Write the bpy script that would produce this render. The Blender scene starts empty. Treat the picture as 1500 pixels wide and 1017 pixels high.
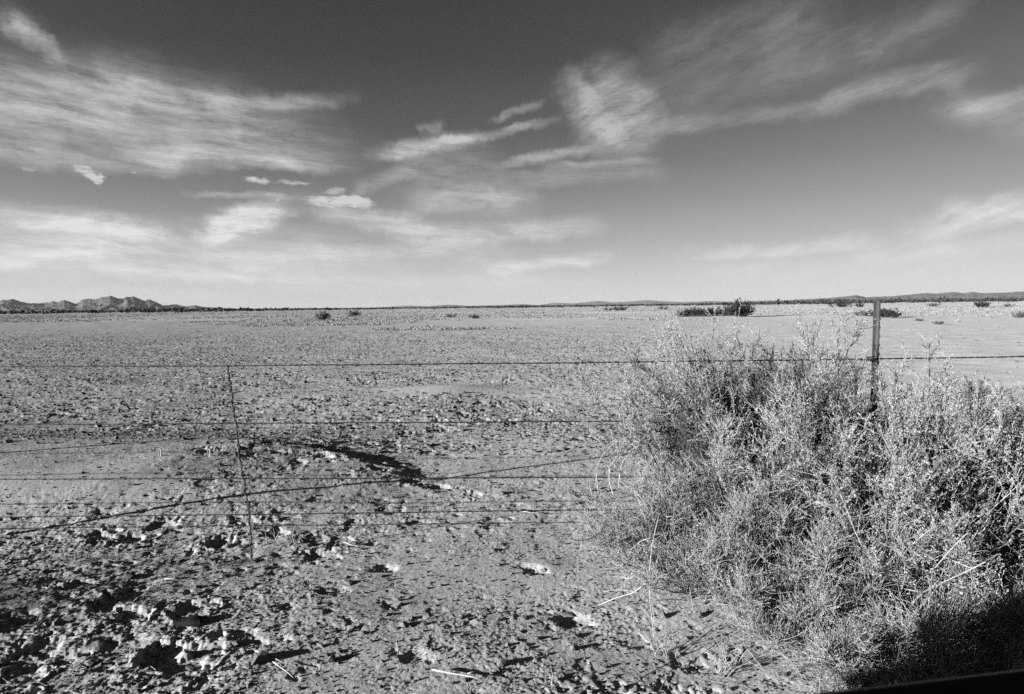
import bpy, math, random
import numpy as np
from mathutils import Matrix, Vector

random.seed(7)
rng = np.random.default_rng(11)
R = math.radians
scene = bpy.context.scene
COL = scene.collection

# ------------------------------------------------------------------ light direction
SUN_AZ = 26.0                 # shadows fall to the right and a little away
SUN_EL = 11.0
SH = np.array([math.cos(R(SUN_AZ)), math.sin(R(SUN_AZ))])      # direction shadows fall on the ground
TO_SUN = Vector((-SH[0]*math.cos(R(SUN_EL)), -SH[1]*math.cos(R(SUN_EL)), math.sin(R(SUN_EL))))

# ------------------------------------------------------------------ camera
CAM_Z = 1.575
PITCH, ROLL = 3.43, -0.73
CAMROT = Matrix.Rotation(R(90-PITCH), 4, 'X') @ Matrix.Rotation(R(ROLL), 4, 'Z')
cam = bpy.data.cameras.new('camera')
cam.sensor_width = 36; cam.lens = 24; cam.clip_start = .05; cam.clip_end = 90000
cam.dof.use_dof = True; cam.dof.focus_distance = 6.0; cam.dof.aperture_fstop = 11
camo = bpy.data.objects.new('camera', cam); COL.objects.link(camo)
camo.matrix_world = Matrix.Translation((0, 0, CAM_Z)) @ CAMROT
scene.camera = camo

def ray(px, py):
    v = CAMROT.to_3x3() @ Vector(((px-750)/1000, -(py-508.5)/1000, -1))
    return v
def at_depth(px, py, Y):
    v = ray(px, py); t = Y/v.y
    return np.array([v.x*t, Y, CAM_Z+v.z*t])
def gp(px, py):
    """ground point under a line of sight"""
    v = ray(px, py); z = 0.0
    for _ in range(4):
        t = (z-CAM_Z)/v.z
        z = float(height(np.array([v.x*t]), np.array([v.y*t]))[0])
    return np.array([v.x*t, v.y*t, z])

# ------------------------------------------------------------------ noise
def _hash(ix, iy, s):
    n = (ix.astype(np.int64)*374761393 + iy.astype(np.int64)*668265263 + s*974711) & 0xffffffff
    n = ((n ^ (n >> 13))*1274126177) & 0xffffffff
    n = ((n ^ (n >> 16))*2246822519) & 0xffffffff
    return n ^ (n >> 15)
_ga = np.arange(16)*2*np.pi/16
GX, GY = np.cos(_ga), np.sin(_ga)
def perlin(x, y, s=0):
    ix = np.floor(x); iy = np.floor(y); fx = x-ix; fy = y-iy
    u = fx*fx*fx*(fx*(fx*6-15)+10); v = fy*fy*fy*(fy*(fy*6-15)+10)
    def g(dx, dy):
        k = _hash(ix+dx, iy+dy, s) & 15
        return GX[k]*(fx-dx)+GY[k]*(fy-dy)
    a = g(0, 0); b = g(1, 0); c = g(0, 1); d = g(1, 1)
    return (a+(b-a)*u)*(1-v)+(c+(d-c)*u)*v
def fbm(x, y, s=0, o=4, gain=.5):
    t = 0; a = 1
    for i in range(o):
        t = t+a*perlin(x*2**i+i*17.3, y*2**i-i*9.1, s+i); a *= gain
    return t
def worley(x, y, s=0, jit=.9):
    """distance to the nearest cell point, and that cell's random number"""
    ix = np.floor(x); iy = np.floor(y)
    best = np.full(x.shape, 9.); rid = np.zeros(x.shape)
    for dx in (-1, 0, 1):
        for dy in (-1, 0, 1):
            h = _hash(ix+dx, iy+dy, s)
            px = ix+dx+.5+jit*((h & 1023)/1023-.5); py = iy+dy+.5+jit*(((h >> 10) & 1023)/1023-.5)
            d = (px-x)**2+(py-y)**2
            m = d < best
            best = np.where(m, d, best); rid = np.where(m, ((h >> 20) & 1023)/1023, rid)
    return np.sqrt(best), rid
def ss(a, b, x):
    t = np.clip((x-a)/(b-a), 0, 1); return t*t*(3-2*t)

# ------------------------------------------------------------------ terrain
# burrows and deep hoof holes: x, y, half length, half width, depth ; bumps: x, y, rx, ry, height
HOLES, BUMPS = [], []
def rough_mask(X, Y):
    """0 = smooth blown sand, 1 = trampled"""
    m = .78+.5*fbm(X*.35, Y*.35, 90, 3)-.22*ss(8, 5, Y)
    berm = ss(-2.75, -3.3, X+.18*perlin(X*2, Y*2, 5))*ss(4.9, 5.7, Y)*ss(8.3, 7.3, Y)
    m = m*(1-.5*berm)
    ll = ss(-.2, -1.5, X+.25*(Y-3))*ss(5.6, 4.4, Y)
    m = m+.34*ll
    smooth_r = ss(.22, .34, X/np.maximum(Y, 1))*ss(7, 11, Y)
    m = m*(1-.84*smooth_r)
    mound = np.exp(-((X+1.3)/.9)**2-((Y-12.8)/.55)**2)
    m = m*(1-.9*np.clip(mound*1.6, 0, 1))
    far = ss(30, 60, Y)
    return np.clip(m, .05, 1.35)*(1-.8*far)
def height(X, Y):
    X = np.asarray(X, float); Y = np.asarray(Y, float)
    z = .05*fbm(X*.3, Y*.3, 1, 3)*ss(200, 40, Y)
    z = z+.12*perlin(X*.06, Y*.05, 3)*ss(12, 30, Y)*ss(300, 80, Y)
    # blown sand berm on the left, low swell in the middle
    e = X+.18*perlin(X*2, Y*2, 5)
    z = z+.055*ss(-2.3, -3.6, e)*ss(4.7, 6.2, Y)*ss(8.6, 7.0, Y)
    z = z+.10*np.exp(-((X+1.25)/1.0)**2-((Y-12.8)/.6)**2)
    z = z+.13*ss(-.6, -3.1, X)*ss(4.6, 6.2, Y)*ss(9.5, 7.2, Y)
    # the broken edge of the mound: a low step facing away from the sun, curving right
    sx, sy = X+2.9, Y-7.25
    al = (sx*2.15-sy*1.45)/6.725; sd = (sx*1.45+sy*2.15)/2.593-.28*np.sin(np.clip(al, 0, 1)*np.pi)+.2*fbm(X*2.4, Y*2.4, 15, 4, .55)
    z = z+.060*np.where(sd < 0, np.exp(np.minimum(sd, 0)/.9), ss(.3, 0, sd))*ss(-.2, .12, al)*ss(1.15, .6, al)*np.clip(1+.6*fbm(X*1.2, Y*1.2, 16, 3, .5), .5, 1.4)
    # a shallow scraped furrow
    ax, ay, bx, by = -2.05, 7.1, -.75, 5.9
    t = np.clip(((X-ax)*(bx-ax)+(Y-ay)*(by-ay))/((bx-ax)**2+(by-ay)**2), 0, 1)
    d = np.hypot(X-ax-t*(bx-ax), Y-ay-t*(by-ay))+.1*perlin(X*3, Y*3, 8)
    z = z-.004*np.exp(-(d/.2)**2)
    # the verge rises a little towards the road
    z = z+.05*ss(2.6, 1.2, Y)
    for hx, hy, rx, ry, dp in HOLES:
        q = ((X-hx)/rx)**2+((Y-hy)/ry)**2
        q = q*np.clip(1+1.1*fbm(X*12, Y*12, 77, 3), .4, 2)
        z = z-dp*np.exp(-np.maximum(q, 0)**1.7*.9)
    for hx, hy, rx, ry, dp in BUMPS:
        z = z+dp*np.exp(-((X-hx)/rx)**2-((Y-hy)/ry)**2)
    return z
def scuffed(X, Y):
    """where cattle have broken the edge of the berm and the ground right of it"""
    a = np.exp(-((X+3.0-.1*(Y-6.5))/.33)**2)*ss(5.2, 5.7, Y)*ss(7.9, 7.3, Y)
    ax, ay, bx, by = -2.9, 7.4, -.75, 5.9
    t = np.clip(((X-ax)*(bx-ax)+(Y-ay)*(by-ay))/((bx-ax)**2+(by-ay)**2), 0, 1)
    d = np.hypot(X-ax-t*(bx-ax), Y-ay-t*(by-ay))
    b = 1.25*np.exp(-(d/.4)**2)
    return np.clip(.7*a+b, 0, 1.2)*ss(-.35, .15, fbm(X*2.2, Y*2.2, 97, 2))
def detail(X, Y):
    """trampled, crumbled surface relief"""
    m = rough_mask(X, Y); LL = ss(-.2, -1.7, X+.25*(Y-3))*ss(5.4, 4.2, Y)
    pt = .35+.65*ss(-.25, .25, fbm(X*1.1, Y*1.1, 95, 3))
    wx = X+.05*perlin(X*6, Y*6, 31); wy = Y+.05*perlin(X*6, Y*6, 32)
    # hoof pits of two sizes
    TR = scuffed(X, Y); m = np.clip(m+.3*TR, 0, 1.2)
    d, r = worley(wx/.30, wy/.30, 41); d = d*np.clip(1+.9*fbm(X*13, Y*13, 42, 3), .4, 1.8)
    rad = .22+.22*r
    pit = -np.where(r > .6, 1, 0)*(ss(rad, rad*.45, d))*(.007+.012*r)*(1+.4*LL+.3*TR)
    rim = np.where(r > .6, 1, 0)*np.exp(-((d-rad*1.15)/.12)**2)*.004*(1+LL)
    z = (pit+rim)*ss(.42, .95, m)
    d2, r2 = worley(wx/.13+7, wy/.13, 43); d2 = d2*np.clip(1+.8*fbm(X*24, Y*24, 44, 2), .4, 1.8)
    z = z-np.where(r2 > .62, 1, 0)*ss(.34, .1, d2)*.0075*ss(.2, .8, m)*(1+.3*LL+.2*TR)
    # clods: rounded lumps
    d3, r3 = worley(wx/.085, wy/.085, 47)
    z = z+np.where(r3 > .5, 1, 0)*np.sqrt(np.clip(1-(d3/(.22+.28*r3))**2, 0, 1))*.007*r3*r3*m*(1-.45*LL)*pt
    d4, r4 = worley(wx/.03, wy/.03+3, 53)
    z = z+np.where(r4 > .45, 1, 0)*np.sqrt(np.clip(1-(d4/(.18+.3*r4))**2, 0, 1))*.003*(.3+.7*np.clip(m,0,1))*pt
    z = z+(.006+.006*LL)*fbm(X*5.5, Y*5.5, 60, 3)*(.15+.85*m)
    z = z+.0022*fbm(X*48, Y*48, 64, 3, .7)*(.45+.55*np.clip(m,0,1))*pt
    z = z+.0034*(.5-np.abs(fbm(X*15, Y*15, 68, 4, .6))*1.8)*np.clip(m, .1, 1)*pt*(1+.3*LL+.2*TR)
    return z
def surf(X, Y):
    X = np.asarray(X, float); Y = np.asarray(Y, float)
    return height(X, Y)+detail(X, Y)*ss(80, 40, Y)

# ------------------------------------------------------------------ mesh helpers
def mesh_np(name, V, F, smooth=True):
    """V (n,3); F (m,k) quads or triangles"""
    V = np.asarray(V, np.float32); F = np.asarray(F, np.int32)
    me = bpy.data.meshes.new(name)
    m, k = F.shape
    me.vertices.add(len(V)); me.vertices.foreach_set('co', V.ravel())
    me.loops.add(m*k); me.loops.foreach_set('vertex_index', F.ravel())
    me.polygons.add(m)
    me.polygons.foreach_set('loop_start', np.arange(0, m*k, k, dtype=np.int32))
    me.polygons.foreach_set('loop_total', np.full(m, k, np.int32))
    me.polygons.foreach_set('use_smooth', np.full(m, smooth, bool))
    me.update(calc_edges=True)
    return me
def link(name, me, mat, parent=None, loc=None, **kw):
    o = bpy.data.objects.new(name, me); COL.objects.link(o)
    if me is not None and mat is not None:
        me.materials.clear(); me.materials.append(mat)
    if parent: o.parent = parent
    if loc is not None: o.location = [float(c) for c in loc]
    for k, v in kw.items(): o[k] = v
    return o
def join(parts):
    """list of (V,F) of equal face size"""
    vs, fs, n = [], [], 0
    for V, F in parts:
        if len(F) == 0: continue
        vs.append(V); fs.append(F+n); n += len(V)
    return np.concatenate(vs), np.concatenate(fs)
def norm(v):
    return v/np.maximum(np.linalg.norm(v, axis=-1, keepdims=True), 1e-9)
def walk(start, d, length, K, wob, trop):
    """grow n wandering stems at once: (n,K+1,3)"""
    n = len(start); p = start.copy(); P = [p]; d = norm(d.copy())
    for k in range(K):
        d = norm(d+wob*rng.normal(size=(n, 3))+np.outer(np.broadcast_to(trop, (n,)), [0, 0, 1]))
        p = p+d*(length/K)[:, None]; P.append(p)
    return np.stack(P, 1)
def tangents(P):
    T = np.empty_like(P); T[:, :-1] = P[:, 1:]-P[:, :-1]; T[:, -1] = T[:, -2]
    return norm(T)
def tubes(P, r0, r1, S=3):
    n, K1, _ = P.shape; T = tangents(P)
    ref = np.where(np.abs(T[..., 2:3]) > .9, [1., 0, 0], [0, 0, 1.])
    A = norm(np.cross(T, ref)); B = np.cross(T, A)
    t = np.linspace(0, 1, K1)[None, :]
    rad = (np.broadcast_to(r0, (n,))[:, None]*(1-t)+np.broadcast_to(r1, (n,))[:, None]*t)[..., None]
    rings = []
    for s in range(S):
        a = 2*np.pi*s/S
        rings.append(P+rad*(A*math.cos(a)+B*math.sin(a)))
    V = np.stack(rings, 2).reshape(-1, 3)
    base = (np.arange(n)[:, None, None]*K1+np.arange(K1-1)[None, :, None])*S
    s = np.arange(S)[None, None, :]; s2 = (s+1) % S
    F = np.stack([base+s, base+s2, base+S+s2, base+S+s], -1).reshape(-1, 4)
    return V, F
def branch(P, m, tmin, tmax, spread, tilt=0.):
    """m side shoots per stem: start points, directions, parent t"""
    n, K1, _ = P.shape; T = tangents(P)
    idx = np.repeat(np.arange(n), m); t = rng.uniform(tmin, tmax, len(idx))*(K1-1)
    k = np.minimum(t.astype(int), K1-2); f = (t-k)[:, None]
    s = P[idx, k]*(1-f)+P[idx, k+1]*f
    d = norm(T[idx, k]+spread*rng.normal(size=(len(idx), 3))+[0, 0, tilt])
    return s, d, t/(K1-1), idx
def leaves(pos, d, L, W):
    n = len(pos); d = norm(d)
    side = norm(np.cross(d, rng.normal(size=(n, 3)))); nor = np.cross(d, side)
    L = np.broadcast_to(L, (n,))[:, None]; W = np.broadcast_to(W, (n,))[:, None]
    mid = pos+d*L*.5+nor*L*.1
    V = np.stack([pos, mid+side*W*.5, pos+d*L, mid-side*W*.5], 1).reshape(-1, 3)
    F = np.arange(n*4).reshape(n, 4)
    return V, F
def poly_tube(pts, r0, r1, S=6, jitter=0.):
    if len(pts) < 9 and r0 < .0069: r0, r1 = r0*.7, r1*.7
    P = np.array(pts, float)[None]
    V, F = tubes(P, r0, r1, S)
    if jitter: V = V+rng.normal(size=V.shape)*jitter
    n = len(V); caps = []
    V = np.vstack([V, P[0, :1], P[0, -1:]])
    for s in range(S):
        s2 = (s+1) % S
        caps.append([n, s2, s, n]); caps.append([n+1, n-S+s, n-S+s2, n+1])
    # caps as thin quads split: use triangles stored as degenerate-free quads
    capF = []
    for s in range(0, S, 2):
        capF.append([n, (s+2) % S, (s+1) % S, s]); capF.append([n+1, n-S+s, n-S+(s+1) % S, n-S+(s+2) % S])
    return V, np.vstack([F, np.array(capF)])
def box(x0, x1, y0, y1, z0, z1):
    V = np.array([[x, y, z] for z in (z0, z1) for y in (y0, y1) for x in (x0, x1)], float)
    F = np.array([[0, 2, 3, 1], [4, 5, 7, 6], [0, 1, 5, 4], [2, 6, 7, 3], [0, 4, 6, 2], [1, 3, 7, 5]])
    return V, F

# ------------------------------------------------------------------ materials (the photograph is black and white: neutral greys)
def material(name, lo, hi, scale=8., rough=.9, bump=0., bscale=60., detail_=6., spec=.2, translucent=0., stretch=None):
    m = bpy.data.materials.new(name); m.use_nodes = True
    nt = m.node_tree; N = nt.nodes; L = nt.links
    b = N['Principled BSDF']; b.inputs['Roughness'].default_value = rough
    b.inputs['Specular IOR Level'].default_value = spec
    tc = N.new('ShaderNodeTexCoord'); no = N.new('ShaderNodeTexNoise')
    no.inputs['Scale'].default_value = scale; no.inputs['Detail'].default_value = detail_; no.inputs['Roughness'].default_value = .65
    src = tc.outputs['Object']
    if stretch:
        mp = N.new('ShaderNodeMapping'); mp.inputs['Scale'].default_value = stretch
        L.new(src, mp.inputs['Vector']); src = mp.outputs['Vector']
    L.new(src, no.inputs['Vector'])
    rp = N.new('ShaderNodeMapRange'); rp.inputs['From Min'].default_value = .3; rp.inputs['From Max'].default_value = .7
    rp.inputs['To Min'].default_value = lo; rp.inputs['To Max'].default_value = hi
    L.new(no.outputs['Fac'], rp.inputs['Value']); L.new(rp.outputs['Result'], b.inputs['Base Color'])
    if bump:
        n2 = N.new('ShaderNodeTexNoise'); n2.inputs['Scale'].default_value = bscale; n2.inputs['Detail'].default_value = 5
        L.new(src, n2.inputs['Vector'])
        bp = N.new('ShaderNodeBump'); bp.inputs['Strength'].default_value = 1; bp.inputs['Distance'].default_value = bump
        L.new(n2.outputs['Fac'], bp.inputs['Height']); L.new(bp.outputs['Normal'], b.inputs['Normal'])
    if translucent:
        tr = N.new('ShaderNodeBsdfTranslucent'); L.new(rp.outputs['Result'], tr.inputs['Color'])
        mx = N.new('ShaderNodeMixShader'); mx.inputs['Fac'].default_value = translucent
        out = N['Material Output']
        L.new(b.outputs[0], mx.inputs[1]); L.new(tr.outputs[0], mx.inputs[2]); L.new(mx.outputs[0], out.inputs['Surface'])
    return m

M = {}
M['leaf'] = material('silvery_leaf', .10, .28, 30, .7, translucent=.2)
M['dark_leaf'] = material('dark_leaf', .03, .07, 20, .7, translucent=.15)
M['twig'] = material('pale_twig', .09, .23, 40, .85)
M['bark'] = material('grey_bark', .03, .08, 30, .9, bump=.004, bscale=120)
M['straw'] = material('bleached_straw', .15, .28, 25, .85)
M['deadwood'] = material('bleached_wood', .13, .26, 30, .85, bump=.002, bscale=150, stretch=(1, 1, .3))
M['wire'] = material('rusty_wire', .002, .007, 60, .7, spec=.3)
M['post'] = material('weathered_steel', .007, .045, 14, .65, bump=.001, bscale=90, spec=.35, stretch=(1, 1, .25))
M['rust'] = material('rusty_tin', .003, .012, 40, .9, bump=.003, bscale=90, spec=.1)
M['clod'] = material('dry_clod', .055, .095, 20, .95, bump=.002, bscale=120, spec=.1)
M['stone'] = material('pale_stone', .06, .10, 25, .9, bump=.004, bscale=80)
M['shrub'] = material('desert_shrub', .008, .022, .9, .9)
M['shrub_pale'] = material('dry_shrub', .04, .09, .9, .9)
M['grass'] = material('dry_grass', .10, .16, .25, .9)
M['scrub'] = material('far_scrub', .010, .03, .05, .95)
M['rock'] = material('mountain_rock', .018, .055, .003, .95, bump=12, bscale=.012)
M['hill'] = material('hill_rock', .035, .075, .0015, .95)
M['paint'] = material('car_paint', .02, .025, 4, .35, spec=.5)
M['trim'] = material('black_trim', .012, .02, 60, .6, bump=.0005, bscale=400)
M['glass'] = material('tinted_glass', .01, .012, 2, .08, spec=.6)

def ground_material():
    m = bpy.data.materials.new('dry_soil'); m.use_nodes = True
    nt = m.node_tree; N = nt.nodes; L = nt.links
    b = N['Principled BSDF']; b.inputs['Roughness'].default_value = .95; b.inputs['Specular IOR Level'].default_value = .05; b.inputs['Diffuse Roughness'].default_value = .22
    tc = N.new('ShaderNodeTexCoord'); P = tc.outputs['Object']
    def noise(s, d=5, r=.6):
        n = N.new('ShaderNodeTexNoise'); n.inputs['Scale'].default_value = s; n.inputs['Detail'].default_value = d; n.inputs['Roughness'].default_value = r
        L.new(P, n.inputs['Vector']); return n.outputs['Fac']
    def rng_(v, a, c, lo, hi):
        r = N.new('ShaderNodeMapRange'); r.inputs['From Min'].default_value = a; r.inputs['From Max'].default_value = c
        r.inputs['To Min'].default_value = lo; r.inputs['To Max'].default_value = hi; L.new(v, r.inputs['Value']); return r.outputs['Result']
    def math_(op, a, c):
        n = N.new('ShaderNodeMath'); n.operation = op
        for i, v in enumerate((a, c)):
            if isinstance(v, (int, float)): n.inputs[i].default_value = v
            else: L.new(v, n.inputs[i])
        return n.outputs[0]
    base = rng_(noise(1.3, 5), .3, .7, .165, .235)
    speck = rng_(noise(130, 3, .7), .3, .7, .75, 1.25)
    grit = rng_(noise(45, 4, .7), .25, .75, .85, 1.15)
    soil = math_('MULTIPLY', math_('MULTIPLY', base, speck), grit)
    # beyond the bare flat, dead grass litter makes the plain paler
    sep = N.new('ShaderNodeSeparateXYZ'); L.new(P, sep.inputs[0])
    yy = math_('ADD', sep.outputs['Y'], math_('MULTIPLY', rng_(noise(.03, 4), .3, .7, -30, 30), 1))
    yy = math_('ADD', yy, math_('MULTIPLY', sep.outputs['X'], .35))
    belt = rng_(yy, 60, 95, 0, 1)
    litter = rng_(noise(.02, 6, .7), .35, .65, .16, .29)
    mx = N.new('ShaderNodeMix'); mx.data_type = 'FLOAT'
    L.new(belt, mx.inputs['Factor']); L.new(soil, mx.inputs['A']); L.new(litter, mx.inputs['B'])
    L.new(mx.outputs['Result'], b.inputs['Base Color'])
    h = math_('ADD', math_('MULTIPLY', noise(90, 6, .65), .0042), math_('MULTIPLY', noise(300, 3, .6), .0014))
    bp = N.new('ShaderNodeBump'); bp.inputs['Strength'].default_value = .9; bp.inputs['Distance'].default_value = 1.
    L.new(h, bp.inputs['Height']); L.new(bp.outputs['Normal'], b.inputs['Normal'])
    return m
M['soil'] = ground_material()

# ------------------------------------------------------------------ holes and bumps seen in the foreground
for px, py, rx, ry, dp in ((565, 833, .075, .075, .10), (783, 836, .06, .07, .09), (768, 830, .05, .05, .06), (835, 905, .085, .085, .11),
                           (190, 947, .10, .10, .08), (80, 850, .10, .10, .09), (200, 858, .07, .08, .08), (30, 905, .12, .09, .09), (60, 970, .16, .11, .10),
                           (150, 760, .06, .1, .06), (100, 768, .05, .1, .05), (370, 947, .08, .07, .07), (225, 775, .05, .07, .06),
                           (500, 870, .04, .04, .04), (610, 965, .06, .07, .06), (575, 890, .05, .06, .05)):
    v = ray(px, py); t = -CAM_Z/v.z
    HOLES.append((v.x*t, v.y*t, rx, ry*.8, dp*.24))
for px, py, rx, ry, h in ((635, 720, .09, .07, .05), (735, 722, .10, .08, .07), (838, 728, .11, .06, .05), (800, 830, .07, .06, .05), (410, 795, .16, .12, .05)):
    v = ray(px, py); t = -CAM_Z/v.z
    BUMPS.append((v.x*t, v.y*t, rx*1.4, ry*1.4, h*.2))

# ------------------------------------------------------------------ ground
def build_ground():
    ys = []
    # rows spaced so that near soil is resolved to a few millimetres
    f = 683*CAM_Z
    inv = np.concatenate([np.linspace(f/1.9, f/2.5, 60, endpoint=False), np.linspace(f/2.5, f/16, 520, endpoint=False), np.linspace(f/16, f/75, 170, endpoint=False)])
    rows = f/inv
    rows = np.concatenate([rows, 75*np.geomspace(1, 450, 110)])
    cols = np.linspace(-1, 1, 1701)
    cols = cols*(1+.25*cols**2)/1.25
    Wd = .98*rows+1.0
    X = Wd[:, None]*cols[None, :]; Y = np.repeat(rows[:, None], len(cols), 1)
    Z = surf(X, Y)
    V = np.stack([X, Y, Z], -1).reshape(-1, 3)
    nr, nc = X.shape
    i = (np.arange(nr-1)[:, None]*nc+np.arange(nc-1)[None, :]).ravel()
    F = np.stack([i, i+1, i+1+nc, i+nc], -1)
    link('ground', mesh_np('ground', V, F), M['soil'], kind='structure')
    # coarse surrounding land, a hand lower, out of the picture: behind the camera and to the sides
    g = np.concatenate([-np.geomspace(38000, 1, 40), [0], np.geomspace(1, 38000, 40)])
    X, Y = np.meshgrid(g, g)
    V = np.stack([X, Y, np.full(X.shape, -.35)], -1).reshape(-1, 3); n = len(g)
    i = (np.arange(n-1)[:, None]*n+np.arange(n-1)[None, :]).ravel()
    link('outer_ground', mesh_np('outer_ground', V, np.stack([i, i+1, i+1+n, i+n], -1)), M['soil'], kind='structure')
build_ground()

# ------------------------------------------------------------------ loose soil: clods, straw (uncountable)
def ico():
    t = (1+5**.5)/2
    v = norm(np.array([[-1, t, 0], [1, t, 0], [-1, -t, 0], [1, -t, 0], [0, -1, t], [0, 1, t], [0, -1, -t], [0, 1, -t], [t, 0, -1], [t, 0, 1], [-t, 0, -1], [-t, 0, 1]], float))
    f = np.array([[0, 11, 5], [0, 5, 1], [0, 1, 7], [0, 7, 10], [0, 10, 11], [1, 5, 9], [5, 11, 4], [11, 10, 2], [10, 7, 6], [7, 1, 8],
                  [3, 9, 4], [3, 4, 2], [3, 2, 6], [3, 6, 8], [3, 8, 9], [4, 9, 5], [2, 4, 11], [6, 2, 10], [8, 6, 7], [9, 8, 1]])
    return v, f
IV, IF = ico()
def lumps(xs, ys, size, squash=.6, sink=.25):
    n = len(xs)
    V = IV[None]*(1+.28*rng.normal(size=(n, 12, 1)))*size[:, None, None]
    V = V*np.stack([rng.uniform(.8, 1.6, n), rng.uniform(.8, 1.6, n), rng.uniform(.4, .9, n)*squash/.6], -1)[:, None, :]
    z = surf(xs, ys)
    V = V+np.stack([xs, ys, z+size*sink], -1)[:, None, :]
    F = IF[None]+np.arange(n)[:, None, None]*12
    return V.reshape(-1, 3), F.reshape(-1, 3)
def scatter(n, y0, y1, p=1.):
    """points in the fan of land in front of the camera, thinning with distance"""
    u = rng.uniform(size=n); y = (y0**p+u*(y1**p-y0**p))**(1/p)
    return rng.uniform(-1, 1, n)*(.85*y+.5), y
parts = []
x, y = scatter(90000, 2.3, 9, 1.2); s = .0032*rng.lognormal(0, .6, len(x))
k = rng.uniform(size=len(x)) < np.clip(rough_mask(x, y)-.1, .1, 1); parts.append(lumps(x[k], y[k], np.clip(s[k], .003, .03)))
x, y = scatter(90000, 7, 60, .75); s = .0095*rng.lognormal(0, .5, len(x))*(1+y/60)
k = (rng.uniform(size=len(x)) < np.clip(rough_mask(x, y)*1.1-.06, 0, 1)); parts.append(lumps(x[k], y[k], np.clip(s[k], .005, .05)))
V, F = join(parts)
link('soil_clods', mesh_np('soil_clods', V, F, False), M['clod'], kind='stuff')
x, y = scatter(2600, 2.4, 8, 1.3)
st = np.stack([x, y, surf(x, y)+.006], -1); a = rng.uniform(0, 6.28, len(x))
P = walk(st, np.stack([np.cos(a), np.sin(a), .1*rng.normal(size=len(x))], -1), rng.uniform(.015, .07, len(x)), 2, .12, 0.)
V, F = tubes(P, rng.uniform(.0006, .0016, len(x)), .0006)
link('straw_litter', mesh_np('straw_litter', V, F), M['straw'], kind='stuff')

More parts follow.
